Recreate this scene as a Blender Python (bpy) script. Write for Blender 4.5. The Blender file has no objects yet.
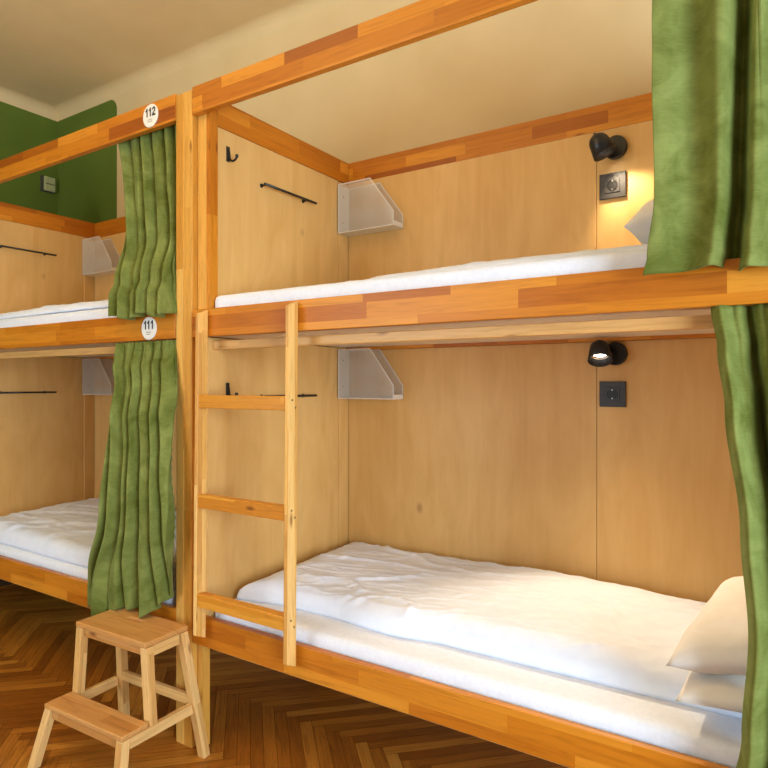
import bpy, bmesh, math, random
from mathutils import Vector, Matrix, noise
random.seed(7)
SC = bpy.context.scene
COL = SC.collection
PI = math.pi

# ---------------------------------------------------------------- materials
def new_mat(name):
    m = bpy.data.materials.new(name); m.use_nodes = True
    nt = m.node_tree; b = nt.nodes['Principled BSDF']
    return m, nt, b
def N(nt, t, **kw):
    n = nt.nodes.new(t)
    for k, v in kw.items():
        if k in n.inputs.keys(): n.inputs[k].default_value = v
        else: setattr(n, k, v)
    return n
def L(nt, a, b): nt.links.new(a, b)
def ramp(nt, stops):
    r = N(nt, 'ShaderNodeValToRGB'); e = r.color_ramp.elements
    while len(e) < len(stops): e.new(0.5)
    for i, (p, c) in enumerate(stops):
        e[i].position = p; e[i].color = (*c, 1)
    return r
def plain(name, c, rough=.5, metal=0, **kw):
    m, nt, b = new_mat(name)
    b.inputs['Base Color'].default_value = (*c, 1); b.inputs['Roughness'].default_value = rough
    b.inputs['Metallic'].default_value = metal
    for k, v in kw.items(): b.inputs[k].default_value = v
    return m
def math_node(nt, op, a, b=None, c=None):
    n = N(nt, 'ShaderNodeMath', operation=op)
    for i, v in enumerate((a, b, c)):
        if v is None: continue
        if isinstance(v, (int, float)): n.inputs[i].default_value = v
        else: L(nt, v, n.inputs[i])
    return n.outputs[0]

def stave_mat(name, tones, bw=.34, rh=.036, rough=.38):
    """finger-jointed laminated wood, staves along the UV u direction (metres)"""
    m, nt, b = new_mat(name)
    uv = N(nt, 'ShaderNodeUVMap'); oi = N(nt, 'ShaderNodeObjectInfo')
    mul = N(nt, 'ShaderNodeVectorMath', operation='SCALE'); mul.inputs[0].default_value = (7.3, .216, 0)
    L(nt, oi.outputs['Random'], mul.inputs['Scale'])
    add = N(nt, 'ShaderNodeVectorMath', operation='ADD'); L(nt, uv.outputs[0], add.inputs[0]); L(nt, mul.outputs[0], add.inputs[1])
    br = N(nt, 'ShaderNodeTexBrick', offset=.37, offset_frequency=2, squash=.62, squash_frequency=3)
    L(nt, add.outputs[0], br.inputs['Vector'])
    for k, v in {'Color1': (0, 0, 0, 1), 'Color2': (1, 1, 1, 1), 'Mortar': (.45, .45, .45, 1), 'Scale': 1., 'Mortar Size': .0, 'Bias': 0., 'Brick Width': bw, 'Row Height': rh}.items():
        br.inputs[k].default_value = v
    r = ramp(nt, tones); r.color_ramp.interpolation = 'EASE'; L(nt, br.outputs['Color'], r.inputs[0])
    mp = N(nt, 'ShaderNodeMapping'); mp.inputs['Scale'].default_value = (5, 75, 5); L(nt, add.outputs[0], mp.inputs[0])
    # let the grain jump from stave to stave
    shift = N(nt, 'ShaderNodeVectorMath', operation='ADD'); L(nt, mp.outputs[0], shift.inputs[0])
    sc = N(nt, 'ShaderNodeVectorMath', operation='SCALE'); sc.inputs[0].default_value = (31, 17, 9); L(nt, br.outputs['Color'], sc.inputs['Scale']); L(nt, sc.outputs[0], shift.inputs[1])
    no = N(nt, 'ShaderNodeTexNoise', Scale=1., Detail=5., Roughness=.6, Distortion=.8); L(nt, shift.outputs[0], no.inputs['Vector'])
    g = ramp(nt, [(.25, (.74, .66, .56)), (.5, (1, 1, 1)), (.8, (1.1, 1.1, 1.08))]); L(nt, no.outputs[0], g.inputs[0])
    mx = N(nt, 'ShaderNodeMix', data_type='RGBA', blend_type='MULTIPLY'); mx.inputs[0].default_value = 1
    L(nt, r.outputs[0], mx.inputs[6]); L(nt, g.outputs[0], mx.inputs[7])
    # dark knots
    mk = N(nt, 'ShaderNodeMapping'); mk.inputs['Scale'].default_value = (3.5, 11, 1); L(nt, add.outputs[0], mk.inputs[0])
    vo = N(nt, 'ShaderNodeTexVoronoi', Scale=1.); L(nt, mk.outputs[0], vo.inputs['Vector'])
    kr = ramp(nt, [(.03, (.28, .14, .07)), (.11, (1, 1, 1))]); L(nt, vo.outputs['Distance'], kr.inputs[0])
    mx2 = N(nt, 'ShaderNodeMix', data_type='RGBA', blend_type='MULTIPLY'); mx2.inputs[0].default_value = .8
    L(nt, mx.outputs[2], mx2.inputs[6]); L(nt, kr.outputs[0], mx2.inputs[7])
    L(nt, mx2.outputs[2], b.inputs['Base Color'])
    b.inputs['Roughness'].default_value = rough; b.inputs['Specular IOR Level'].default_value = .3; b.inputs['Coat Weight'].default_value = .08; b.inputs['Coat Roughness'].default_value = .3
    return m

M = {}
M['rail'] = stave_mat('varnished_laminated_wood', [(0, (.33, .080, .004)), (.10, (.47, .138, .006)), (.55, (.57, .190, .010)), (1, (.68, .265, .022))], bw=.50, rh=.052)
M['post'] = stave_mat('varnished_light_post_wood', [(0, (.60, .27, .035)), (.3, (.70, .35, .06)), (1, (.78, .44, .10))], bw=1.9, rh=.06)
M['ladder'] = stave_mat('varnished_ladder_wood', [(0, (.66, .33, .08)), (.4, (.82, .47, .12)), (1, (.86, .54, .18))], bw=.9, rh=.05)
M['rung'] = stave_mat('varnished_rung_wood', [(0, (.58, .21, .015)), (.5, (.66, .27, .022)), (1, (.72, .32, .035))], bw=.9, rh=.06)
M['stool'] = stave_mat('beech_stool_wood', [(0, (.66, .36, .11)), (.4, (.76, .45, .15)), (1, (.82, .52, .20))], bw=.6, rh=.06, rough=.45)
M['stool_top'] = stave_mat('worn_beech_board', [(0, (.54, .24, .06)), (.4, (.62, .30, .085)), (1, (.66, .34, .11))], bw=.6, rh=.05, rough=.42)
M['batten'] = stave_mat('pine_batten_wood', [(0, (.70, .38, .12)), (1, (.86, .54, .20))], bw=2.3, rh=.06)

def ply_mat(name, c0, c1, vert=True):
    m, nt, b = new_mat(name)
    tc = N(nt, 'ShaderNodeTexCoord')
    mp = N(nt, 'ShaderNodeMapping'); mp.inputs['Scale'].default_value = (17, 17, 1.3) if vert else (1.3, 17, 17)
    L(nt, tc.outputs['Object'], mp.inputs[0])
    n1 = N(nt, 'ShaderNodeTexNoise', Scale=1., Detail=6., Roughness=.62, Distortion=1.6); L(nt, mp.outputs[0], n1.inputs['Vector'])
    mp2 = N(nt, 'ShaderNodeMapping'); mp2.inputs['Scale'].default_value = (5, 5, 1.6); L(nt, tc.outputs['Object'], mp2.inputs[0])
    n2 = N(nt, 'ShaderNodeTexNoise', Scale=1., Detail=3., Distortion=2.2); L(nt, mp2.outputs[0], n2.inputs['Vector'])
    ad = math_node(nt, 'MULTIPLY_ADD', n2.outputs[0], .62, math_node(nt, 'MULTIPLY', n1.outputs[0], .38))
    r = ramp(nt, [(.35, c0), (.62, c1)]); L(nt, ad, r.inputs[0])
    mk = N(nt, 'ShaderNodeMapping'); mk.inputs['Scale'].default_value = (2.6, 2.6, 1.7); mk.inputs['Location'].default_value = (.3, .1, .45); L(nt, tc.outputs['Object'], mk.inputs[0])
    vo = N(nt, 'ShaderNodeTexVoronoi', Scale=1.); L(nt, mk.outputs[0], vo.inputs['Vector'])
    kr = ramp(nt, [(.02, (.35, .2, .1)), (.06, (1, 1, 1))]); L(nt, vo.outputs['Distance'], kr.inputs[0])
    mx = N(nt, 'ShaderNodeMix', data_type='RGBA', blend_type='MULTIPLY'); mx.inputs[0].default_value = .6
    L(nt, r.outputs[0], mx.inputs[6]); L(nt, kr.outputs[0], mx.inputs[7]); L(nt, mx.outputs[2], b.inputs['Base Color'])
    b.inputs['Roughness'].default_value = .5
    return m
M['ply'] = ply_mat('birch_plywood', (.65, .365, .105), (.73, .445, .152))
M['ply_under'] = ply_mat('birch_plywood_deck', (.76, .62, .48), (.82, .70, .56), False)

def fabric(name, c0, c1, sheen, scale=9., bump=.15, rough=.85, weave=420.):
    m, nt, b = new_mat(name)
    tc = N(nt, 'ShaderNodeTexCoord')
    n1 = N(nt, 'ShaderNodeTexNoise', Scale=scale, Detail=4., Roughness=.6, Distortion=.6); L(nt, tc.outputs['Object'], n1.inputs['Vector'])
    mp = N(nt, 'ShaderNodeMapping'); mp.inputs['Scale'].default_value = (30, 30, weave); L(nt, tc.outputs['Object'], mp.inputs[0])
    n2 = N(nt, 'ShaderNodeTexNoise', Scale=1., Detail=3., Roughness=.7); L(nt, mp.outputs[0], n2.inputs['Vector'])
    s = math_node(nt, 'MULTIPLY_ADD', n2.outputs[0], .2, math_node(nt, 'MULTIPLY', n1.outputs[0], .8))
    r = ramp(nt, [(.36, c0), (.64, c1)]); L(nt, s, r.inputs[0]); L(nt, r.outputs[0], b.inputs['Base Color'])
    b.inputs['Roughness'].default_value = rough
    b.inputs['Sheen Weight'].default_value = sheen; b.inputs['Sheen Roughness'].default_value = .4
    b.inputs['Specular IOR Level'].default_value = .2
    bp = N(nt, 'ShaderNodeBump', Strength=bump, Distance=.002); L(nt, n2.outputs[0], bp.inputs['Height']); L(nt, bp.outputs[0], b.inputs['Normal'])
    return m, b
M['velvet'], vb = fabric('green_velvet', (.10, .122, .016), (.225, .262, .066), .22)
vb.inputs['Sheen Tint'].default_value = (.55, .85, .35, 1)
M['linen'], lb = fabric('white_cotton_linen', (.75, .80, .92), (.80, .86, .97), .1, scale=14., bump=.1, weave=30.)
M['sheet'], lb = fabric('white_fitted_sheet', (.77, .81, .89), (.83, .87, .95), .1, scale=60., bump=.35, weave=60.)
M['pillow'], lb = fabric('cream_white_pillow_cotton', (.80, .76, .70), (.85, .81, .76), .1, scale=14., bump=.1, weave=30.)

def wall_mat(name, c0, c1, scale=3., bumps=.25):
    m, nt, b = new_mat(name)
    tc = N(nt, 'ShaderNodeTexCoord')
    n1 = N(nt, 'ShaderNodeTexNoise', Scale=scale, Detail=5.); L(nt, tc.outputs['Object'], n1.inputs['Vector'])
    r = ramp(nt, [(.35, c0), (.65, c1)]); L(nt, n1.outputs[0], r.inputs[0]); L(nt, r.outputs[0], b.inputs['Base Color'])
    n2 = N(nt, 'ShaderNodeTexNoise', Scale=90., Detail=4.); L(nt, tc.outputs['Object'], n2.inputs['Vector'])
    bp = N(nt, 'ShaderNodeBump', Strength=bumps, Distance=.003); L(nt, n2.outputs[0], bp.inputs['Height']); L(nt, bp.outputs[0], b.inputs['Normal'])
    b.inputs['Roughness'].default_value = .85
    return m
M['cream'] = wall_mat('cream_plaster', (.69, .52, .26), (.73, .56, .295))
M['green_paint'] = wall_mat('green_wall_paint', (.095, .15, .010), (.11, .17, .013))

def floor_mat():
    m, nt, b = new_mat('oak_herringbone_parquet')
    at = N(nt, 'ShaderNodeAttribute', attribute_name='plank')
    uv = N(nt, 'ShaderNodeUVMap')
    r = ramp(nt, [(0, (.25, .075, .006)), (.4, (.36, .120, .011)), (.8, (.46, .170, .018)), (1, (.54, .225, .030))])
    L(nt, at.outputs['Fac'], r.inputs[0])
    sc = N(nt, 'ShaderNodeVectorMath', operation='SCALE'); sc.inputs[0].default_value = (40, 40, 40); L(nt, at.outputs['Fac'], sc.inputs['Scale'])
    mp = N(nt, 'ShaderNodeMapping'); mp.inputs['Scale'].default_value = (6, 95, 1); L(nt, uv.outputs[0], mp.inputs[0])
    ad = N(nt, 'ShaderNodeVectorMath', operation='ADD'); L(nt, mp.outputs[0], ad.inputs[0]); L(nt, sc.outputs[0], ad.inputs[1])
    no = N(nt, 'ShaderNodeTexNoise', Scale=1., Detail=5., Roughness=.65, Distortion=.7); L(nt, ad.outputs[0], no.inputs['Vector'])
    g = ramp(nt, [(.3, (.60, .52, .45)), (.52, (1, 1, 1)), (.8, (1.2, 1.2, 1.15))]); L(nt, no.outputs[0], g.inputs[0])
    mx = N(nt, 'ShaderNodeMix', data_type='RGBA', blend_type='MULTIPLY'); mx.inputs[0].default_value = 1
    L(nt, r.outputs[0], mx.inputs[6]); L(nt, g.outputs[0], mx.inputs[7]); L(nt, mx.outputs[2], b.inputs['Base Color'])
    b.inputs['Roughness'].default_value = .36
    b.inputs['Coat Weight'].default_value = .1
    bp = N(nt, 'ShaderNodeBump', Strength=.12, Distance=.002); L(nt, no.outputs[0], bp.inputs['Height']); L(nt, bp.outputs[0], b.inputs['Normal'])
    return m
M['floor'] = floor_mat()
M['gap'] = plain('dark_floor_joint', (.05, .02, .006), .8)
M['black'] = plain('matt_black_metal', (.012, .012, .013), .35)
M['socket'] = plain('anthracite_plastic', (.035, .032, .03), .4)
M['socket_dark'] = plain('black_plastic', (.008, .008, .008), .3)
M['skirting'] = plain('dark_brown_skirting', (.06, .03, .012), .5)
M['pin'] = plain('steel_contact', (.5, .5, .5), .3, 1)
M['shelf'] = plain('white_powder_coated_steel', (.76, .72, .64), .45)
M['number_face'] = plain('white_number_plate', (.86, .83, .76), .4)
M['ink'] = plain('black_ink', (.01, .01, .01), .5)
M['ink_grey'] = plain('grey_ink', (.25, .24, .22), .5)
M['thermo'] = plain('beige_plastic', (.42, .45, .22), .4)
M['thermo_dark'] = plain('dark_grey_plastic', (.06, .06, .04), .4)
M['silver'] = plain('lamp_reflector', (.8, .78, .74), .2, 1)
M['screw'] = plain('dull_brass_screw', (.30, .20, .10), .4, .6)
def perf_mat():
    m, nt, b = new_mat('perforated_white_steel')
    b.inputs['Base Color'].default_value = (.72, .66, .56, 1); b.inputs['Roughness'].default_value = .45
    tc = N(nt, 'ShaderNodeTexCoord')
    sx = N(nt, 'ShaderNodeSeparateXYZ'); L(nt, tc.outputs['Object'], sx.inputs[0])
    p = .005
    def cell(o): return math_node(nt, 'SUBTRACT', math_node(nt, 'FRACT', math_node(nt, 'DIVIDE', o, p)), .5)
    a = cell(sx.outputs['X']); c = cell(sx.outputs['Z'])
    d = math_node(nt, 'SQRT', math_node(nt, 'ADD', math_node(nt, 'MULTIPLY', a, a), math_node(nt, 'MULTIPLY', c, c)))
    hole = math_node(nt, 'LESS_THAN', d, .47)
    tr = N(nt, 'ShaderNodeBsdfTransparent'); ms = N(nt, 'ShaderNodeMixShader')
    L(nt, hole, ms.inputs[0]); L(nt, b.outputs[0], ms.inputs[1]); L(nt, tr.outputs[0], ms.inputs[2])
    L(nt, ms.outputs[0], nt.nodes['Material Output'].inputs[0])
    return m
M['perf'] = perf_mat()
def emit_mat(name, c, s):
    m, nt, b = new_mat(name)
    b.inputs['Emission Color'].default_value = (*c, 1); b.inputs['Emission Strength'].default_value = s
    return m
M['bulb'] = emit_mat('lit_led_lens', (1, .93, .8), 22)

# ---------------------------------------------------------------- mesh helpers
def bm_new():
    bm = bmesh.new(); bm.loops.layers.uv.new('UVMap'); return bm
def uv_faces(bm, faces, axis, off=None):
    """UV in metres, u along `axis` (unit Vector)"""
    uvl = bm.loops.layers.uv.active
    off = off or (random.random() * 9, random.random() * 9)
    a = Vector(axis).normalized()
    for f in faces:
        f.normal_update(); n = f.normal
        if abs(n.dot(a)) > .9:
            t = a.orthogonal().normalized(); s = a.cross(t)
            for l in f.loops: l[uvl].uv = (l.vert.co.dot(t) * .3 + off[0], l.vert.co.dot(s) + off[1])
        else:
            s = n.cross(a).normalized()
            for l in f.loops: l[uvl].uv = (l.vert.co.dot(a) + off[0], l.vert.co.dot(s) + off[1])
def hexa(bm, P8, axis):
    """P8: bottom ring 4, top ring 4"""
    v = [bm.verts.new(p) for p in P8]
    fs = [bm.faces.new([v[i] for i in q]) for q in ((3, 2, 1, 0), (4, 5, 6, 7), (0, 1, 5, 4), (1, 2, 6, 5), (2, 3, 7, 6), (3, 0, 4, 7))]
    uv_faces(bm, fs, axis)
    return fs
def box(bm, x0, x1, y0, y1, z0, z1, axis=None):
    if axis is None:
        d = (x1 - x0, y1 - y0, z1 - z0); i = d.index(max(d)); axis = [0, 0, 0]; axis[i] = 1
    return hexa(bm, [(x0, y0, z0), (x1, y0, z0), (x1, y1, z0), (x0, y1, z0), (x0, y0, z1), (x1, y0, z1), (x1, y1, z1), (x0, y1, z1)], axis)
def beam(bm, p0, p1, hx, hy):
    """slanted leg: horizontal rectangular section swept from p0 to p1"""
    c = [(-hx, -hy), (hx, -hy), (hx, hy), (-hx, hy)]
    return hexa(bm, [(p0[0] + a, p0[1] + b, p0[2]) for a, b in c] + [(p1[0] + a, p1[1] + b, p1[2]) for a, b in c], Vector(p1) - Vector(p0))
def tube(bm, pts, r, seg=12, cap=True):
    pts = [Vector(p) for p in pts]; rings = []
    for i, p in enumerate(pts):
        t = (pts[min(i + 1, len(pts) - 1)] - pts[max(i - 1, 0)]).normalized()
        u = t.cross(Vector((0.13, .2, .97))).normalized(); w = t.cross(u)
        rr = r[i] if isinstance(r, (list, tuple)) else r
        rings.append([bm.verts.new(p + (u * math.cos(k * 2 * PI / seg) + w * math.sin(k * 2 * PI / seg)) * rr) for k in range(seg)])
    for a, b in zip(rings, rings[1:]):
        for k in range(seg): bm.faces.new((a[k], a[(k + 1) % seg], b[(k + 1) % seg], b[k]))
    if cap: bm.faces.new(rings[0][::-1]); bm.faces.new(rings[-1])
def lathe(bm, prof, origin, axis, seg=32):
    """prof: (distance along axis, radius)"""
    o = Vector(origin); a = Vector(axis).normalized(); u = a.orthogonal().normalized(); w = a.cross(u); rings = []
    for d, r in prof:
        if r < 1e-6: rings.append([bm.verts.new(o + a * d)])
        else: rings.append([bm.verts.new(o + a * d + (u * math.cos(k * 2 * PI / seg) + w * math.sin(k * 2 * PI / seg)) * r) for k in range(seg)])
    for A, B in zip(rings, rings[1:]):
        for k in range(seg):
            j = (k + 1) % seg
            if len(A) == 1 and len(B) == 1: continue
            if len(A) == 1: bm.faces.new((A[0], B[k], B[j]))
            elif len(B) == 1: bm.faces.new((A[k], A[j], B[0]))
            else: bm.faces.new((A[k], A[j], B[j], B[k]))
def obj(name, bm, mat, parent=None, bevel=0, smooth=False, subsurf=0, mats=None):
    bmesh.ops.recalc_face_normals(bm, faces=bm.faces)
    me = bpy.data.meshes.new(name); bm.to_mesh(me); bm.free()
    for m in (mats or [mat]): me.materials.append(m)
    o = bpy.data.objects.new(name, me); COL.objects.link(o)
    if smooth:
        for p in me.polygons: p.use_smooth = True
    if bevel:
        b = o.modifiers.new('bevel', 'BEVEL'); b.width = bevel; b.segments = 2; b.limit_method = 'ANGLE'
    if subsurf:
        s = o.modifiers.new('sub', 'SUBSURF'); s.levels = subsurf; s.render_levels = subsurf
    if parent:
        o.parent = parent
        w = Vector((0, 0, 0)); p = parent
        while p: w += Vector(p.location); p = p.parent
        o.location = -w           # geometry is written in place, so cancel the parents' offset
    return o
def tag(o, label, cat, group=None, kind=None):
    if label: o['label'] = label
    if cat: o['category'] = cat
    if group: o['group'] = group
    if kind: o['kind'] = kind
    return o
def thing(name, loc, label, cat, group=None):
    o = bpy.data.objects.new(name, None); o.empty_display_size = .1; COL.objects.link(o); o.location = loc
    return tag(o, label, cat, group)
def copy_tree(o, parent=None):
    c = o.copy(); COL.objects.link(c)
    if parent: c.parent = parent
    for ch in [k for k in o.children]: copy_tree(ch, c)
    return c
def dup(root, shift, label):
    c = copy_tree(root); c.location = Vector(root.location) + Vector(shift); c['label'] = label
    return c
def recentre(o):
    """put a one-mesh thing's origin at the centre of its base"""
    me = o.data; xs = [v.co for v in me.vertices]
    c = Vector(((min(v.x for v in xs) + max(v.x for v in xs)) / 2, (min(v.y for v in xs) + max(v.y for v in xs)) / 2, min(v.z for v in xs)))
    for v in me.vertices: v.co -= c
    o.location = c
    return o

PITCH = 2.171
YB = .925            # face of the back panel
# ---------------------------------------------------------------- room
def room():
    # parquet: one plank per face group, 45 degree herringbone, rows along x
    bm = bm_new(); uvl = bm.loops.layers.uv.active; pl = bm.faces.layers.float.new('plank')
    w, Ln = .05, .50; g = .0007; YS = .372
    c, s = math.cos(PI / 4), math.sin(PI / 4)
    rng = random.Random(3)
    X0, X1, Y0, Y1 = -2.72, 3.6, -3.6, 1.02
    def rect(x, y, dx, dy, along_x):
        q = [(x + g, y + g), (x + dx - g, y + g), (x + dx - g, y + dy - g), (x + g, y + dy - g)]
        wq = [(a * c - b * s, a * s + b * c + YS) for a, b in q]
        if not all(X0 < a < X1 and Y0 < b < Y1 for a, b in wq): 
            if not any(X0 < a < X1 and Y0 < b < Y1 for a, b in wq): return
            wq = [(min(max(a, X0), X1), min(max(b, Y0), Y1)) for a, b in wq]
        try: f = bm.faces.new([bm.verts.new((a, b, .0)) for a, b in wq])
        except Exception: return
        f[pl] = rng.random()
        ox, oy = rng.random() * 5, rng.random() * 5
        for l, (a, b) in zip(f.loops, q): l[uvl].uv = (a + ox, b + oy) if along_x else (b + ox, a + oy)
    for i in range(-90, 91):
        for j in range(-14, 15):
            bx, by = i * w + j * Ln, -i * w + j * Ln
            rect(bx, by, Ln, w, True); rect(bx + Ln - w, by + w, w, Ln, False)
    o = obj('floor', bm, M['floor']); o['kind'] = 'structure'
    bm = bm_new(); box(bm, X0, X1, Y0, Y1, -.06, -.0015)
    obj('floor_base', bm, M['gap'], o)
    # walls with a plaster cove running up to the ceiling
    ZC, R, YW, XL = 3.385, .075, 1.0, -2.70
    XR, YF = 3.6, -3.6
    GX, GR = -1.965, .08
    def cove(bm, pos, outx):
        pass
    bm = bm_new()
    def F(vs, mi=0):
        f = bm.faces.new([bm.verts.new(v) for v in vs]); f.material_index = mi; return f
    arc = [(GX - GR + GR * math.cos(a), ZC - GR + GR * math.sin(a)) for a in [k * PI / 2 / 12 for k in range(13)]]
    F([(XL, YW, 0), (GX, YW, 0)] + [(x, YW, z) for x, z in arc] + [(XL, YW, ZC)], 1)
    F([(GX, YW, 0), (XR, YW, 0), (XR, YW, ZC), (GX - GR, YW, ZC)] + [(x, YW, z) for x, z in arc[::-1][1:]], 0)
    pr = [(YW - R + R * math.cos(a), ZC + R * math.sin(a)) for a in [k * PI / 2 / 8 for k in range(9)]]
    for (ya, za), (yb, zb) in zip(pr, pr[1:]): F([(XL, ya, za), (XR, ya, za), (XR, yb, zb), (XL, yb, zb)])
    F([(XL - .1, YW + .1, 0), (XR, YW + .1, 0), (XR, YW + .1, ZC + R), (XL - .1, YW + .1, ZC + R)])
    o = obj('wall_back', bm, None, mats=[M['cream'], M['green_paint']]); o['kind'] = 'structure'
    bm = bm_new()
    F([(XL, YF, 0), (XL, YW, 0), (XL, YW, ZC), (XL, YF, ZC)], 1)
    pr = [(XL + R - R * math.cos(a), ZC + R * math.sin(a)) for a in [k * PI / 2 / 8 for k in range(9)]]
    for (xa, za), (xb, zb) in zip(pr, pr[1:]): F([(xa, YF, za), (xa, YW, za), (xb, YW, zb), (xb, YF, zb)])
    F([(XL - .1, YF, 0), (XL - .1, YW + .1, 0), (XL - .1, YW + .1, ZC + R), (XL - .1, YF, ZC + R)])
    o = obj('wall_left', bm, None, mats=[M['cream'], M['green_paint']]); o['kind'] = 'structure'
    bm = bm_new(); box(bm, XL + .0005, XL + .015, YF, YW - .001, .001, .14)
    o = obj('baseboard_left', bm, M['skirting']); o['kind'] = 'structure'
    bm = bm_new(); box(bm, XL - .1, XR, YF, YW + .1, ZC + R, ZC + R + .1)
    o = obj('ceiling', bm, M['cream']); o['kind'] = 'structure'
room()

# ---------------------------------------------------------------- bunk bed (one two-storey unit)
def bunk(label):
    r = thing('bunk_bed', (1.03, .46, 0), label, 'bunk bed', 'timber bunk beds in a row')
    XA, XZ = -.058, 2.113
    B = .0025
    for xa, xb in ((XA, XA + .046), (XZ - .046, XZ)):
        bm = bm_new(); box(bm, xa, xb, 0, .07, 0, 2.548); obj('post', bm, M['post'], r, B)
        bm = bm_new(); box(bm, xa, xb, .86, .93, 0, 2.52); obj('post', bm, M['post'], r, B)
    for xa, xb in ((-.011, .06), (1.995, 2.066)):
        dy = .08 if xa > 1 else 0
        bm = bm_new(); box(bm, xa if xa < 1 else xa + .02, xb - .038 if xa < 1 else xb, .0255 + dy, .062 + dy, 0, 1.6115); obj('inner_post', bm, M['post'], r, B)
        bm = bm_new(); box(bm, xa if xa < 1 else xa + .02, xb - .019 if xa < 1 else xb, .0255 + dy, .066 + dy, 1.612, 2.53); obj('inner_post', bm, M['post'], r, B)
        if xa < 1:
            bm = bm_new(); box(bm, xb - .0185, xb + .001, .0255, .066, 1.612, 2.53); obj('corner_strip', bm, M['rail'], r, .0015)
        bm = bm_new(); box(bm, xa, xb, .852, YB, .41, 2.41); obj('inner_post', bm, M['ply'], r, B)
    for nm, z0, z1 in (('top_rail', 2.45, 2.556), ('side_rail', 1.59, 1.696), ('side_rail', .412, .522)):
        bm = bm_new(); box(bm, -.008, 2.064, -.002, .024, z0, z1); obj(nm, bm, M['rail'], r, B)
        bm = bm_new(); box(bm, .0605, 1.994, YB + .001, YB + .025, z0 - .035, z1 - .035) if nm == 'top_rail' else box(bm, .0605, 1.994, YB - .022, YB - .001, z0 - .012, z0 + .05)
        obj('back_rail', bm, M['rail'], r, B)
    for xa, xb in ((.036, .06), (1.995, 2.019)):
        bm = bm_new(); box(bm, xa, xb, .067 if xa < 1 else .147, .95, 2.415, 2.522); obj('end_rail', bm, M['rail'], r, B)
        for ya, za, zb in ((.0255, .41, 1.589), (.067, 1.611, 2.414)):
            bm = bm_new(); box(bm, xa, xb - .006 if xa < 1 else xb, ya if xa < 1 else .147, .851, za, zb, (0, 0, 1)); obj('end_panel', bm, M['ply'], r)
    # back panels: sheets 1.22 m wide with a thin joint, and the same board below the upper deck
    for z0, z1 in ((.412, 1.577), (1.579, 2.414)):
        for xa, xb in ((.061, 1.2825), (1.2845, 1.994)):
            bm = bm_new(); box(bm, xa, xb, YB, YB + .012, z0, z1, (0, 0, 1)); obj('back_panel', bm, M['ply'], r)
    for z in (1.592, .43):
        bm = bm_new(); box(bm, .061, 1.994, .0245, YB - .023, z, z + .016); obj('bed_deck', bm, M['ply_under'], r)
        bm = bm_new(); box(bm, .0545, 1.994, .045, .075, z - .048, z - .016); obj('support_batten', bm, M['batten'], r, .003)
    return r
bed = bunk('two-storey timber bunk bed with the ladder, filling the right and centre of the photo')
bed2 = dup(bed, (-PITCH, 0, 0), 'two-storey timber bunk bed at the far left, numbered 112 and 111 on its rails')

# ---------------------------------------------------------------- mattresses
def wr(x, y, z, amp=1.):
    return amp
def mattress(x0, x1, y0, y1, z0, z1, name, seed):
    nx, ny, nz = 90, 40, 6; rr = .022
    bm = bm_new()
    # rounded-box by offsetting a dense shell
    o = bmesh.ops.create_cube(bm, size=1)
    bmesh.ops.subdivide_edges(bm, edges=[e for e in bm.edges if abs((e.verts[0].co - e.verts[1].co).x) > .5], cuts=nx, use_grid_fill=True)
    bmesh.ops.subdivide_edges(bm, edges=[e for e in bm.edges if abs((e.verts[0].co - e.verts[1].co).y) > .5], cuts=ny, use_grid_fill=True)
    bmesh.ops.subdivide_edges(bm, edges=[e for e in bm.edges if abs((e.verts[0].co - e.verts[1].co).z) > .5], cuts=nz, use_grid_fill=True)
    lx, ly, lz = x1 - x0, y1 - y0, z1 - z0
    h = Vector((lx / 2, ly / 2, lz / 2))
    for v in bm.verts:
        p = Vector((v.co.x * lx, v.co.y * ly, v.co.z * lz))
        q = Vector([max(-(h[i] - rr), min(h[i] - rr, p[i])) for i in range(3)])
        d = p - q
        # only vertices near an edge are pulled in
        if d.length > 1e-6:
            m = max(abs(c) for c in d)
            p = q + d.normalized() * m if sum(abs(c) > 1e-6 for c in d) > 1 else p
        a = noise.noise(Vector((p.x * 14 + seed, p.y * 14, p.z * 9))) * .0025
        b = noise.noise(Vector((p.x * 34 + seed, p.y * 4, p.z * 10 + seed))) * .0022
        side = 1 if abs(p.y) > h.y - rr else .4
        p += Vector((0, -1 if p.y < 0 else 1, 0)) * (a + b) * side if abs(p.z) < h.z - .02 else Vector((0, 0, a * .6))
        v.co = p + Vector(((x0 + x1) / 2, (y0 + y1) / 2, (z0 + z1) / 2))
    return recentre(obj(name, bm, M['sheet'], smooth=True))
GM = 'sheeted mattresses on the bunk decks'
for (dx, dz, lab) in ((0, 0, 'white sheeted mattress on the lower bunk behind the ladder, at the right'),
                      (0, 1.163, 'white sheeted mattress on the upper bunk above the ladder, at the right'),
                      (-PITCH, 0, 'white sheeted mattress on the lower bunk at the far left'),
                      (-PITCH, 1.163, 'white sheeted mattress on the upper bunk at the far left, below plate 112')):
    tag(mattress(.068 + dx, 1.99 + dx, .034, .895, .4465 + (1.1625 if dz else 0), .562 + dz + (.026 if dz else 0), 'mattress', dx + dz * 3), lab, 'mattress', GM)

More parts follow.
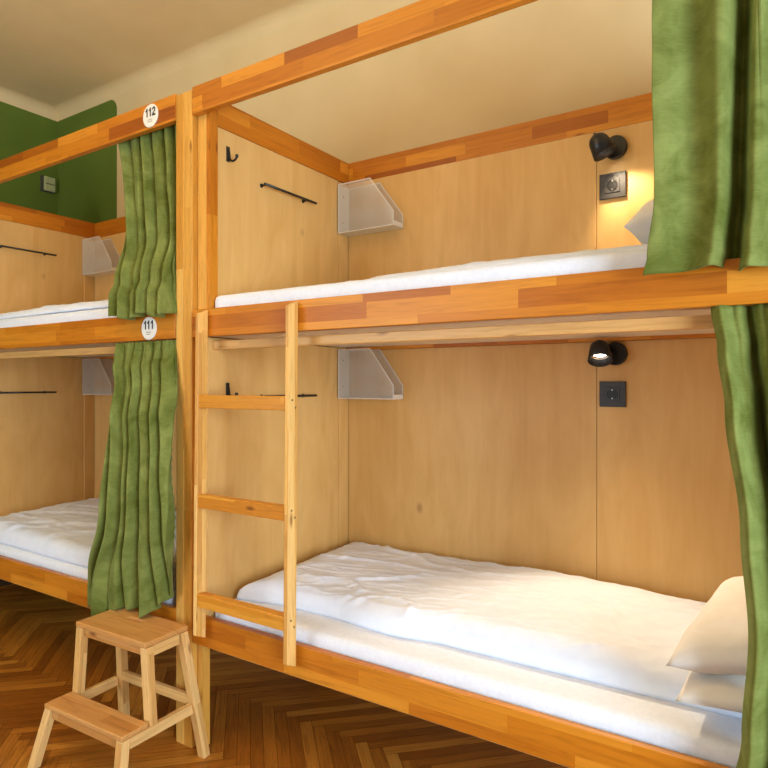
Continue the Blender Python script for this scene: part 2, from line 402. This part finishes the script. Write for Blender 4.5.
# ---------------------------------------------------------------- duvets
def lerp_tab(tab, x):
    if x <= tab[0][0]: return tab[0][1]
    for (a, va), (b, vb) in zip(tab, tab[1:]):
        if x <= b:
            t = (x - a) / (b - a); t = t * t * (3 - 2 * t); return va + (vb - va) * t
    return tab[-1][1]
def duvet(tabf, yb, xl_f, xl_b, x1, z, thick, seed, xtra=None, nx=230, ny=110, amp=1., taper=0.):
    bm = bm_new(); grid = []; bot = []
    for i in range(nx + 1):
        s = i / nx; row = []; rb = []
        for j in range(ny + 1):
            t = j / ny
            xl = xl_f + (xl_b - xl_f) * t
            x = xl + (x1 - xl) * s
            yf = lerp_tab(tabf, x)
            y = yf + (yb - yf) * t
            de = min(t * (yb - yf), (x - xl) * .5 + .0)        # distance to the free edges
            de = min(de, (x1 - x) + .002, (yb - y) * 2 + .004)
            e = min(1., max(0, de) / .075); prof = math.sqrt(max(0, 1 - (1 - e) ** 2))
            prof = .16 + .84 * prof
            # soft long folds radiating from the left foot towards the front edge, plus fine creases
            P = Vector((x * 1.6 + y * 1.1, y * 5.2 - x * 1.3, seed))
            big = noise.noise(Vector((x * 2.1, y * 2.6, seed + 4))) * .016
            w1 = noise.noise(P + Vector((0, 0, 3)) + Vector((noise.noise(Vector((x * 4, y * 4, seed))) * .7, 0, 0)))
            rid = (1 - min(1, abs(w1) * 5.5)) ** 2 * .010
            P2 = Vector((x * 5.0 + y * 7, y * 19 - x * 7, seed + 9))
            w2 = noise.noise(P2); rid2 = (1 - min(1, abs(w2) * 3.5)) ** 2 * .005
            fine = noise.noise(Vector((x * 26, y * 30, seed))) * .0016
            fade = .45 + .55 * max(0, min(1, (1.3 - x + (xtra or 0)) / 1.0))
            h = thick * (1 + taper * (1 - s * 1.6)) * prof + amp * (big + (rid + rid2) * fade * 1.15 + fine) * min(1, e * 1.4)
            row.append(bm.verts.new((x, y, z + max(h, .006))))
            rb.append(bm.verts.new((x, y, z)))
        grid.append(row); bot.append(rb)
    for G in (grid, bot):
        for i in range(nx):
            for j in range(ny): bm.faces.new((G[i][j], G[i + 1][j], G[i + 1][j + 1], G[i][j + 1]))
    def side(A, Bm):
        for k in range(len(A) - 1): bm.faces.new((A[k], A[k + 1], Bm[k + 1], Bm[k]))
    side(grid[0], bot[0]); side(grid[-1], bot[-1]); side([g[0] for g in grid], [b[0] for b in bot]); side([g[-1] for g in grid], [b[-1] for b in bot])
    return recentre(obj('duvet', bm, M['linen'], smooth=True))
GD = 'white duvets on the bunks'
ZM = .5635
tag(duvet([(.1, .13), (.3, .165), (.5, .172), (.78, .150), (1.0, .18), (1.5, .182), (1.98, .19)], .888, .098, .066, 1.975, ZM, .078, 1.3),
    'rumpled white duvet on the lower bunk behind the ladder, running under the big pillow', 'duvet', GD)
tag(duvet([(.15, .33), (.5, .30), (.75, .20), (1.2, .16), (1.98, .13)], .888, .16, .09, 1.975, 1.7555, .040, 6.1, nx=180, ny=90, amp=.6, taper=.45),
    'white duvet on the upper bunk above the ladder, seen edge-on above the rail', 'duvet', GD)
tag(duvet([(.2 - PITCH, .12), (.6 - PITCH, .06), (1.2 - PITCH, .05), (1.9 - PITCH, .06)], .888, .17 - PITCH, .09 - PITCH, 1.965 - PITCH, ZM, .085, 11.7, xtra=-1.5, nx=140, ny=70),
    'white duvet on the lower bunk at the far left, partly behind the long green curtain', 'duvet', GD)
tag(duvet([(.2 - PITCH, .09), (.6 - PITCH, .06), (1.2 - PITCH, .05), (1.9 - PITCH, .06)], .888, .15 - PITCH, .09 - PITCH, 1.965 - PITCH, 1.7555, .04, 15.2, xtra=-1.5, nx=110, ny=60),
    'white duvet on the upper bunk at the far left, seen edge-on below plate 112', 'duvet', GD)

# ---------------------------------------------------------------- pillows
def pillow(centre, sx, sy, th, rot, label, seed, name='pillow', flat_bottom=False):
    bm = bm_new(); n = 44; top = []; bt = []
    R = rot.to_matrix() if hasattr(rot, 'to_matrix') else rot
    for i in range(n + 1):
        a = []; b = []
        for j in range(n + 1):
            u = 2 * i / n - 1; v = 2 * j / n - 1
            # edges bow in slightly between pointed corners
            k = 1 - .07 * (1 - v * v) * abs(u) ** 3; l = 1 - .07 * (1 - u * u) * abs(v) ** 3
            x = u * sx * k; y = v * sy * l
            h = (max(0, 1 - u ** 4) * max(0, 1 - v ** 4)) ** .55 * th
            h += noise.noise(Vector((u * 2.4, v * 2.4, seed))) * th * .12 * (1 - max(abs(u), abs(v)) ** 4)
            h += abs(noise.noise(Vector((u * 5 + v * 3, v * 2, seed + 5)))) * th * .10 * (1 - max(abs(u), abs(v)) ** 6)
            edge = max(abs(u), abs(v)) > .999
            a.append(Vector((x, y, h)))
            b.append(Vector((x, y, -h * (.35 if flat_bottom else .8))))
        top.append(a); bt.append(b)
    V = {}
    def vert(side, i, j):
        if i in (0, n) or j in (0, n): side = 0
        kk = (side, i, j)
        if kk not in V: V[kk] = bm.verts.new(R @ (top if side == 0 else bt)[i][j] + Vector(centre))
        return V[kk]
    for sd in (0, 1):
        for i in range(n):
            for j in range(n): bm.faces.new([vert(sd, *q) for q in ((i, j), (i + 1, j), (i + 1, j + 1), (i, j + 1))])
    o = recentre(obj(name, bm, M['pillow'], smooth=True))
    return tag(o, label, 'pillow', 'pillows at the head of the right-hand bunks')
from mathutils import Euler
pillow((1.885, .345, .655), .187, .338, .058, Euler((0, -.03, .0)), 'flat white pillow under the plump one, on the lower bunk by the right curtain', 2.2, flat_bottom=True)
pillow((1.898, .345, .778), .195, .34, .074, Euler((.03, -.24, -.11)), 'plump cream-lit pillow on the lower bunk, propped on a flat pillow by the curtain', 5.3)
pillow((1.815, .47, 1.895), .29, .30, .10, Euler((.0, -.20, .06)), 'shaded pillow on the upper bunk half hidden behind the big green curtain', 8.1)

# ---------------------------------------------------------------- curtains
def curtain(name, label, left, right, ybase, prof, ztop, zbot_l, zbot_r, hem=None, gather=0, ns=170, nt=110, amp=None, seed=0., header=None, bottom=None, k0=.6):
    """left/right: tables (t, x) of the edges, ybase: table (t, y), prof(s,t): fold depth in metres"""
    bm = bm_new(); G = []
    for j in range(nt + 1):
        t = j / nt; row = []
        for i in range(ns + 1):
            s = i / ns
            x = lerp_tab(left, t) * (1 - s) + lerp_tab(right, t) * s
            zb = zbot_l + (zbot_r - zbot_l) * s + (hem(s) if hem else 0)
            z = ztop + (zb - ztop) * t
            d = prof(s, t)
            y = lerp_tab(ybase, t) + d
            x += noise.noise(Vector((s * 3, t * 2.5, seed))) * .006 * t
            y += noise.noise(Vector((s * 9, t * 7, seed + 3))) * .004
            if bottom:
                k = max(0, (t - k0) / (1 - k0)); k = k * k * (3 - 2 * k)
                bx, by, bz = (lerp_tab([(q[0], q[c]) for q in bottom], s) for c in (1, 2, 3))
                z = ztop + (bz - ztop) * t
                x += (bx - x) * k; y += (by + d * .4 - y) * k ** 1.5
            row.append(bm.verts.new((x, y, z)))
        G.append(row)
    uvl = bm.loops.layers.uv.active
    for j in range(nt):
        for i in range(ns):
            f = bm.faces.new((G[j][i], G[j][i + 1], G[j + 1][i + 1], G[j + 1][i]))
    o = recentre(obj(name, bm, M['velvet'], smooth=True))
    sm = o.modifiers.new('thickness', 'SOLIDIFY'); sm.thickness = .003; sm.offset = 0
    return tag(o, label, 'curtain', 'green bunk curtains')
def folds(n, amp0, amp1, seed, skew=0., header=0.):
    def f(s, t):
        a = amp0 + (amp1 - amp0) * t
        ph = s * n * 2 * PI + seed + skew * t * 2 * PI + .8 * noise.noise(Vector((s * 4, t * 1.5, seed)))
        v = 1.1 - 2.2 * abs(math.sin(ph / 2)) ** .85
        v += .30 * math.sin(ph * 1.43 + 1.3)
        r = a * v
        if header and t < header:
            k = 1 - t / header
            r = r * (1 - .7 * k) + .011 * abs(math.sin(s * n * 3.7 * PI + noise.noise(Vector((s * 20, 0, 0))))) * min(1, k * 3)
        return r
    return f
# left bunk, lower: gathered header under the rail, hem draping over the back of the stool
curtain('curtain', 'long green curtain of the left lower bunk, its hem touching the step stool',
        [(0, -.500), (.2, -.452), (.45, -.440), (.68, -.452), (.88, -.505), (1, -.590)], [(0, -.106), (.12, -.085), (.25, -.066), (.45, -.050), (.8, -.028), (1, -.045)],
        [(0, .0), (.12, -.018), (.3, -.050), (.6, -.068), (.85, -.072), (1, -.066)], folds(6.2, .020, .042, .6, skew=-1.0, header=.09), 1.584, .443, .60,
        bottom=[(0, -.600, -.06, .450), (.07, -.565, -.045, .47), (.15, -.485, -.115, .443), (.28, -.405, -.10, .480), (.42, -.335, -.09, .506), (.62, -.245, -.05, .516), (.70, -.182, -.095, .505), (.8, -.15, -.05, .53), (.9, -.11, -.05, .565), (1, -.078, -.03, .59)], seed=1.)
curtain('curtain', 'green curtain of the left upper bunk, hanging under number plate 112',
        [(0, -.540), (.3, -.510), (.6, -.500), (.85, -.462), (1, -.450)], [(0, -.112), (.7, -.112), (.9, -.104), (1, -.098)],
        [(0, .062), (.6, .058), (.82, .0), (.9, -.024), (1, -.034)], folds(5.6, .022, .026, 2.1, skew=-.9), 2.52, 1.682, 1.684,
        hem=lambda s: .010 * math.sin(s * 12 + 1), seed=2.)
# right bunk, upper: a broad pale panel, a deep dark fold, then the next panel
def big_prof(s, t):
    # s 0..1 spans x 1.645 .. 2.10 ; the recess sits near s .46
    c = .485 - .07 * t
    g = math.exp(-(abs(s - c) / (.044 + .012 * t)) ** 2.6) * (.085 + .02 * t)
    w = -.030 * math.cos((s - .02) * 2 * PI * 2.35 + .5 * t) * (.75 + .25 * t)
    w += .012 * math.sin(s * 31 + t * 2) * (1 if s > .55 else .25)
    ridge = -.020 * math.exp(-((s - .33) / .045) ** 2) * (1 - .8 * t)
    return g + w * (1 - .3 * t) + ridge
curtain('curtain', 'large green curtain at the top right, hanging over the upper bunk rail',
        [(0, 1.652), (.4, 1.657), (.8, 1.664), (.95, 1.650), (1, 1.641)], [(0, 2.05), (1, 2.06)],
        [(0, .055), (.1, .0), (.3, -.030), (1, -.055)], big_prof, 2.50, 1.660, 1.672,
        hem=lambda s: (.004 + .022 * s if s < .42 else .0), seed=3.)
def low_prof(s, t):
    w = .036 * math.sin(s * 2 * PI * 2.5 + 3.5 - .5 * t) * (.5 + .5 * min(1, t * 4))
    w += .009 * math.sin(s * 47 + 1) * (1 - t)
    g = .045 * math.exp(-((s - .27 - .05 * t) / .045) ** 2) * min(1, t * 5)
    return w + g
curtain('curtain', 'long green curtain of the lower bunk at the right edge of the photo',
        [(0, 1.775), (.08, 1.790), (.2, 1.808), (.42, 1.838), (.62, 1.855), (.8, 1.842), (1, 1.79)], [(0, 2.05), (1, 2.06)],
        [(0, .012), (.05, -.004), (.2, -.035), (1, -.06)], low_prof, 1.590, .40, .40, seed=4., header=.05)

# ---------------------------------------------------------------- ladder
def ladder():
    r = thing('ladder', (.3, -.03, .465), 'light wooden three-rung ladder fixed to the front of the right bunk', 'ladder')
    for x in (.067, .512):
        bm = bm_new(); c = [(0, -.050), (.018, -.050), (.018, -.0035), (0, -.0035)]
        z0, z1 = .455, 1.690
        hexa(bm, [(x + a, b - .012, z0 + (.022 if b < -.03 else 0)) for a, b in c] + [(x + a, b, z1 - (.018 if b < -.03 else 0)) for a, b in c], (0, 0, 1))
        st = obj('stile', bm, M['ladder'], r, .003)
        if x > .3:
            for z in (1.345, .975, .608):
                for dy in (-.008, .008):
                    k = -.012 * (1 - (z - .465) / 1.22)
                    bm = bm_new(); lathe(bm, [(-.001, 0), (-.001, .004), (.001, .0035), (.001, 0)], (.5308, -.024 + k + dy, z + .011 - (dy + .008) * 1.6), (1, 0, 0), 12); obj('screw', bm, M['screw'], st)
    for z in (1.345, .975, .608):
        k = -.012 * (1 - (z - .465) / 1.22)
        bm = bm_new(); box(bm, .0852, .5118, -.047 + k, -.009 + k, z - .024, z + .024); obj('rung', bm, M['rung'], r, .003)
ladder()

# ---------------------------------------------------------------- step stool
def stool():
    r = thing('step_stool', (-.15, -.22, 0), 'two-step wooden stool standing on the parquet below the long green curtain', 'stool')
    cx, cy = -.174, -.150
    R = Matrix.Rotation(math.radians(2.2), 3, 'Z')
    def put(bm):
        for v in bm.verts:
            p = R @ Vector((v.co.x, v.co.y, 0)); v.co.x = p.x + cx; v.co.y = p.y + cy
        return bm
    # top board with a hand slot
    bm = bm_new(); hx, hy, z0, z1 = .200, .098, .48, .5
    sl = [(a, b) for a, b in ((-.062, -.012), (.022, -.012), (.022, .012), (-.062, .012))]
    oy = .030
    out = [(-hx, -hy), (hx, -hy), (hx, hy), (-hx, hy)]
    uvl = bm.loops.layers.uv.active
    for z in (z0, z1):
        vo = [bm.verts.new((a, b, z)) for a, b in out]; vi = [bm.verts.new((a, b + oy, z)) for a, b in sl]
        fs = [bm.faces.new((vo[k], vo[(k + 1) % 4], vi[(k + 1) % 4], vi[k])) for k in range(4)]
        if z == z0: lo, li = vo, vi
        else:
            fs += [bm.faces.new((lo[k], lo[(k + 1) % 4], vo[(k + 1) % 4], vo[k])) for k in range(4)]
            fs += [bm.faces.new((li[k], li[(k + 1) % 4], vi[(k + 1) % 4], vi[k])) for k in range(4)]
        for f in fs:
            for l in f.loops: l[uvl].uv = (l.vert.co.x + 3.1, l.vert.co.y + l.vert.co.z + 1.7)
    obj('top_step', put(bm), M['stool_top'], r, .004)
    bm = bm_new(); box(bm, -.221, .221, -.209, -.100, .211, .229); obj('lower_step', put(bm), M['stool_top'], r, .004)
    q = .0145
    def leg(p0, p1, h=(.017, .0165)):
        bm = bm_new(); beam(bm, p0, p1, *h); obj('leg', put(bm), M['stool'], r, .003)
    for s in (-1, 1):
        leg((s * (.243 if s > 0 else .222), .136, 0), (s * (.186 if s > 0 else .172), .078, .479))                        # rear legs, floor to top
        leg((s * .209, -.080, .2115), (s * .185, -.078, .479))            # front uprights under the top
        leg((s * .240, -.236, 0), (s * .205, -.190, .2105))                      # legs of the lower step
        bm = bm_new()
        hexa(bm, [(s * .212 - .009, -.174, .172), (s * .212 + .009, -.174, .172), (s * .219 + .009, .098, .172), (s * .219 - .009, .098, .172),
                  (s * .212 - .009, -.174, .2105), (s * .212 + .009, -.174, .2105), (s * .216 + .009, .092, .2105), (s * .216 - .009, .092, .2105)], (0, 1, 0))
        obj('side_rail', put(bm), M['stool'], r, .002)
        bm = bm_new(); box(bm, s * .189 - .009, s * .189 + .009, -.061, .058, .441, .479); obj('apron', put(bm), M['stool'], r, .002)
    bm = bm_new(); box(bm, -.162, .162, -.086, -.068, .446, .479); obj('apron', put(bm), M['stool_top'], r, .002)
    bm = bm_new(); box(bm, -.186, .186, -.199, -.181, .176, .2105); obj('apron', put(bm), M['stool_top'], r, .002)
    bm = bm_new(); box(bm, -.158, .158, .066, .084, .446, .479); obj('apron', put(bm), M['stool'], r, .002)
    bm = bm_new(); box(bm, -.185, .200, .094, .112, .200, .238); obj('back_stretcher', put(bm), M['stool'], r, .002)
stool()

# ---------------------------------------------------------------- wedge shelves of perforated steel
def shelf(z, label):
    x0, y0, y1, h = .0625, .838, .924, .242
    r = thing('wedge_shelf', (.22, .9, z), label, 'shelf', 'white corner shelves')
    pr = [(0, 0), (.322, 0), (.322, .066), (.190, h), (0, h)]
    for nm, ya, yb in (('front_plate', y0, y0 + .0015), ('rear_plate', y1 - .0015, y1)):
        bm = bm_new()
        a = [bm.verts.new((x0 + u, ya, z + v)) for u, v in pr]; b = [bm.verts.new((x0 + u, yb, z + v)) for u, v in pr]
        bm.faces.new(a); bm.faces.new(b[::-1])
        for k in range(5): bm.faces.new((a[k], a[(k + 1) % 5], b[(k + 1) % 5], b[k]))
        pp = obj(nm, bm, M['perf'], r)
        bm = bm_new(); ww = .0048
        cxm = sum(u for u, v in pr) / 5; cz = sum(v for u, v in pr) / 5
        n = 5
        o3 = []; i3 = []
        for k in range(n):
            p = Vector(pr[k]); d1 = (p - Vector(pr[k - 1])).normalized(); d2 = (Vector(pr[(k + 1) % n]) - p).normalized()
            n1 = Vector((-d1.y, d1.x)); n2 = Vector((-d2.y, d2.x)); m = (n1 + n2).normalized(); m = m / m.dot(n1) * ww
            o3.append(p); i3.append(p + m)
        yc, yd = (ya - .0015, ya - .0001) if nm == 'front_plate' else (ya - .0016, ya - .0001)
        A = [[bm.verts.new((x0 + q[0], yy, z + q[1])) for q in ring] for yy in (yc, yd) for ring in (o3, i3)]
        for k in range(n):
            j = (k + 1) % n
            for P_, Q_ in ((0, 1), (2, 3), (0, 2), (1, 3)): bm.faces.new((A[P_][k], A[P_][j], A[Q_][j], A[Q_][k]))
        obj('edge_trim', bm, M['shelf'], pp)
    bm = bm_new(); box(bm, x0, x0 + .322, y0 + .0016, y1 - .0017, z, z + .002); obj('bottom_plate', bm, M['shelf'], r)
    bm = bm_new(); box(bm, x0 + .320, x0 + .322, y0 + .0016, y1 - .0034, z + .0021, z + .022); obj('front_lip', bm, M['shelf'], r)
    bm = bm_new(); box(bm, x0, x0 + .002, y0 + .0016, y1 - .0034, z + .0021, z + h); ep = obj('end_plate', bm, M['shelf'], r)
    for zz in (z + .06, z + .19):
        bm = bm_new(); lathe(bm, [(0, 0), (0, .004), (.002, .003), (.002, 0)], (x0 + .0021, .878, zz), (1, 0, 0), 12); obj('screw', bm, M['screw'], ep)
    return r
s1 = shelf(2.150, 'white perforated wedge shelf in the corner of the upper bunk, at the right')
s2 = dup(s1, (0, 0, -.812), 'white perforated wedge shelf in the corner of the lower bunk, right of the ladder')
dup(s1, (-PITCH, 0, 0), 'white perforated wedge shelf in the far left upper bunk, beside its curtain')
dup(s2, (-PITCH, 0, 0), 'white perforated wedge shelf in the far left lower bunk, beside its curtain')

# ---------------------------------------------------------------- bars and hooks on the end panels
def bar(y0, y1, z, label):
    xw = .0545
    r = thing('hanging_bar', (xw, (y0 + y1) / 2, z), label, 'rail', 'thin black hanging bars')
    bm = bm_new(); tube(bm, [(xw + .03, y0, z), (xw + .03, y1, z)], .0055); obj('rod', bm, M['black'], r, smooth=True)
    for y in (y0 + .012, y1 - .06):
        bm = bm_new(); tube(bm, [(xw, y, z), (xw + .0255, y, z)], .004); obj('bracket', bm, M['black'], r, smooth=True)
        bm = bm_new(); lathe(bm, [(0, 0), (0, .009), (.003, .008), (.003, 0)], (xw, y, z - .0), (1, 0, 0), 16); obj('mounting_disc', bm, M['black'], r)
    return r
b1 = bar(.30, .642, 2.248, 'thin black bar on the left end panel of the upper bunk, at the right')
b2 = dup(b1, (0, 0, -.891), 'thin black bar on the end panel of the lower bunk, partly behind the ladder')
dup(b1, (-PITCH, 0, 0), 'thin black bar on the far left upper bunk end panel, at the left edge')
dup(b2, (-PITCH, 0, 0), 'thin black bar on the far left lower bunk end panel, at the left edge')
def hook(y, z, label):
    xw = .0545
    r = thing('wall_hook', (xw, y, z), label, 'hook', 'black coat hooks')
    bm = bm_new(); box(bm, xw, xw + .006, y - .008, y + .008, z - .03, z + .03); obj('back_plate', bm, M['black'], r, .002)
    bm = bm_new(); pts = []
    for k in range(13):
        a = PI * (1.0 + k / 12 * .95)
        pts.append((xw + .028 + .020 * math.cos(a), y + .004, z - .012 + .018 * math.sin(a)))
    pts = [(xw + .004, y + .004, z + .012)] + pts
    tube(bm, pts, .0045, 10); obj('prong', bm, M['black'], r, smooth=True)
    bm = bm_new(); lathe(bm, [(-.007, 0), (-.006, .005), (0, .007), (.006, .005), (.007, 0)], pts[-1], (0, 0, 1), 12); obj('tip', bm, M['black'], r, smooth=True)
    return r
h1 = hook(.122, 2.322, 'small black coat hook high on the upper bunk end panel, near the top rail')
dup(h1, (0, -.002, -.937), 'small black coat hook in the lower bunk, just above the top rung of the ladder')

# ---------------------------------------------------------------- lamps and sockets
def lamp(z, aim, head, label, strength, lens):
    x = 1.357; yw = YB - .0005
    r = thing('reading_lamp', (x, yw, z), label, 'lamp', 'black bunk reading lamps')
    bm = bm_new(); lathe(bm, [(0, 0), (0, .045), (.016, .045), (.020, .042), (.0205, 0)], (x, yw, z), (0, -1, 0), 40); obj('wall_base', bm, M['black'], r, smooth=False)
    hc = Vector(head); a = Vector(aim).normalized()
    bm = bm_new(); tube(bm, [(x, yw - .0206, z), tuple(Vector((x, yw - .02, z)).lerp(hc, .45)), tuple(Vector((x, yw - .02, z)).lerp(hc, .66))], .009); obj('arm', bm, M['black'], r, smooth=True)
    Rr, Ln = .042, .082
    bm = bm_new()
    prof = [(-.052, 0)] + [(-.012 - .040 * math.cos(k * PI / 2 / 8), Rr * math.sin(k * PI / 2 / 8) * .93) for k in range(1, 9)] + [(.036, Rr * 1.08), (.0365, Rr * 1.03), (.008, Rr * .88), (-.012, Rr * .6), (-.012, 0)]
    lathe(bm, prof, hc, a, 40); sh = obj('shade', bm, M['black'], r, smooth=True)
    bm = bm_new(); lathe(bm, [(.0085, Rr * .86), (.0085, Rr * .80), (-.006, Rr * .55), (-.0065, Rr * .58)], hc, a, 32); obj('reflector', bm, M['silver'], sh, smooth=True)
    bm = bm_new(); lathe(bm, [(-.0055, 0), (-.0055, Rr * .5), (-.001, Rr * .52), (.003, Rr * .35), (.0045, 0)], hc, a, 24)
    obj('bulb', bm, M['bulb'], sh, smooth=True)
    bm = bm_new(); lathe(bm, [(-.058, 0), (-.058, .005), (-.050, .006), (-.049, 0)], hc, a, 12); obj('switch_knob', bm, M['black'], sh)
    ld = bpy.data.lights.new('reading_lamp_beam', 'SPOT'); ld.energy = strength; ld.color = (1, .80, .55); ld.spot_size = math.radians(lens); ld.spot_blend = .7; ld.shadow_soft_size = .012
    lo = bpy.data.objects.new('reading_lamp_beam', ld); COL.objects.link(lo)
    lo.location = hc + a * .040; lo.rotation_euler = a.to_track_quat('-Z', 'Y').to_euler()
    return r
lamp(2.334, (.42, .06, -.9), (1.322, .838, 2.322), 'black reading lamp on the upper bunk back panel, turned away to the right', 11, 100)
lamp(1.528, (.14, -.50, -.85), (1.318, .836, 1.530), 'lit black reading lamp on the lower bunk back panel, facing outward', 32, 96)
def socket(z, label):
    x = 1.346; y = YB - .0004; h = .05
    r = thing('wall_socket', (x, y, z), label, 'socket', 'black power sockets')
    bm = bm_new(); box(bm, x - h, x + h, y - .009, y, z - h, z + h); obj('frame', bm, M['socket'], r, .002)
    bm = bm_new(); box(bm, x - .028, x + .028, y - .0115, y - .0092, z - .028, z + .028); ins = obj('insert', bm, M['socket'], r, .001)
    bm = bm_new(); lathe(bm, [(0, .0205), (.0015, .0205), (.0015, .0185), (.0004, .018), (.0004, 0)], (x, y - .0116, z), (0, -1, 0), 32); obj('recess', bm, M['socket_dark'], ins)
    for dx in (-.0095, .0095):
        bm = bm_new(); lathe(bm, [(0, 0), (0, .0027), (.0004, .0027), (.0004, 0)], (x + dx, y - .0122, z), (0, -1, 0), 12); obj('pin_hole', bm, M['ink'], ins)
    for dz in (-.0165, .0165):
        bm = bm_new(); box(bm, x - .0025, x + .0025, y - .0145, y - .0122, z + dz - .0025, z + dz + .0025); obj('earth_clip', bm, M['pin'], ins)
    return r
k1 = socket(2.188, 'square black power socket on the upper bunk back panel, lit by the lamp above')
dup(k1, (0, 0, -.818), 'square black power socket below the lit lamp in the lower bunk')

# ---------------------------------------------------------------- number plates
def plate(x, z, txt, label):
    r = thing('number_plate', (x, -.002, z), label, 'sign', 'round number plates')
    bm = bm_new(); lathe(bm, [(0, 0), (0, .047), (.003, .047), (.004, .0455), (.004, 0)], (x, -.0022, z), (0, -1, 0), 48); obj('plate', bm, M['number_face'], r)
    def stroke(bm, pts, wd):
        L_ = []; R_ = []
        for i, p in enumerate(pts):
            a = Vector(pts[max(i - 1, 0)]); b = Vector(pts[min(i + 1, len(pts) - 1)]); t = (b - a).normalized(); n = Vector((-t.y, t.x)) * wd / 2
            L_.append(bm.verts.new((x + p[0] + n.x, -.0066, z + p[1] + n.y))); R_.append(bm.verts.new((x + p[0] - n.x, -.0066, z + p[1] - n.y)))
        for i in range(len(pts) - 1): bm.faces.new((L_[i], L_[i + 1], R_[i + 1], R_[i]))
    for q, ch in enumerate(txt):
        ox = (-.021, 0, .021)[q] + (.002 if q == 2 else 0); H = .036; zb = -.004; w = .0075
        bm = bm_new()
        if ch == '1':
            stroke(bm, [(ox + .002, zb), (ox + .002, zb + H)], w)
            stroke(bm, [(ox - .0075, zb + H - .0125), (ox + .001, zb + H - .004)], w * .8)
        else:
            arc = [(ox + .0072 * math.cos(t), zb + H - .0115 + .0078 * math.sin(t)) for t in [PI - k * (PI + .5) / 10 for k in range(11)]]
            stroke(bm, arc + [(ox - .0065, zb + w / 2 + .003)], w * .9)
            stroke(bm, [(ox - .0108, zb + w / 2), (ox + .0108, zb + w / 2)], w)
        obj('numeral', bm, M['ink'], r)
    for k, (w, dz) in enumerate(((.030, -.016), (.026, -.024))):
        bm = bm_new()
        n = 6
        for q in range(n):       # fine print too small to read: short grey strokes
            a = -w / 2 + w * q / n; box(bm, x + a, x + a + w / n * .7, -.0066, -.0063, z + dz - .0018, z + dz + .0018)
        obj('small_print', bm, M['ink_grey'], r)
    return r
plate(-.256, 2.502, '112', 'round white plate numbered 112 on the top rail of the left bunk')
plate(-.266, 1.637, '111', 'round white plate numbered 111 on the middle rail of the left bunk')

# ---------------------------------------------------------------- thermostat on the green wall
r = thing('thermostat', (-2.69, .93, 2.89), 'small pale box on the dark green wall near the corner at the upper left', 'thermostat')
bm = bm_new(); box(bm, -2.6995, -2.688, .868, .972, 2.830, 2.948); obj('back_plate', bm, M['thermo_dark'], r, .003)
bm = bm_new(); box(bm, -2.6879, -2.668, .888, .968, 2.838, 2.942); c = obj('cover', bm, M['thermo'], r, .005)
bm = bm_new(); box(bm, -2.6679, -2.6665, .896, .960, 2.885, 2.892); obj('seam', bm, M['thermo_dark'], c)

# ---------------------------------------------------------------- light
W = bpy.data.worlds.new('World'); SC.world = W; W.use_nodes = True
bg = W.node_tree.nodes['Background']; bg.inputs[0].default_value = (1.0, .87, .72, 1); bg.inputs[1].default_value = .31
def area(name, loc, target, size, energy, color):
    ld = bpy.data.lights.new(name, 'AREA'); ld.shape = 'RECTANGLE'; ld.size, ld.size_y = size; ld.energy = energy; ld.color = color
    o = bpy.data.objects.new(name, ld); COL.objects.link(o); o.location = loc
    o.rotation_euler = (Vector(target) - Vector(loc)).to_track_quat('-Z', 'Y').to_euler()
    return o
area('window_daylight', (4.5, -2.0, 1.45), (.3, .4, .75), (1.7, 1.9), 205, (.70, .85, 1.0))
area('window_daylight', (-1.3, -3.7, 1.6), (.4, .4, .75), (1.5, 2.0), 62, (.74, .87, 1.0))
up = area('added_ceiling_fill', (-.2, -1.7, 2.62), (-.2, -1.7, 4), (.9, .9), 74, (1, .86, .66))  # added fill light without a fixture, only there to brighten ceiling and upper wall

# ---------------------------------------------------------------- camera
cd = bpy.data.cameras.new('Camera'); cam = bpy.data.objects.new('Camera', cd); COL.objects.link(cam)
cd.sensor_fit = 'HORIZONTAL'; cd.sensor_width = 36; cd.lens = 628 / 768 * 36; cd.clip_start = .05
cam.location = (1.93, -1.635, 1.41); cam.rotation_euler = (PI / 2, 0, math.atan2(406, 628))
SC.camera = cam
vs = SC.view_settings; vs.view_transform = 'Standard'; vs.look = 'None'; vs.gamma = 1; vs.use_curve_mapping = False; vs.exposure = 0.
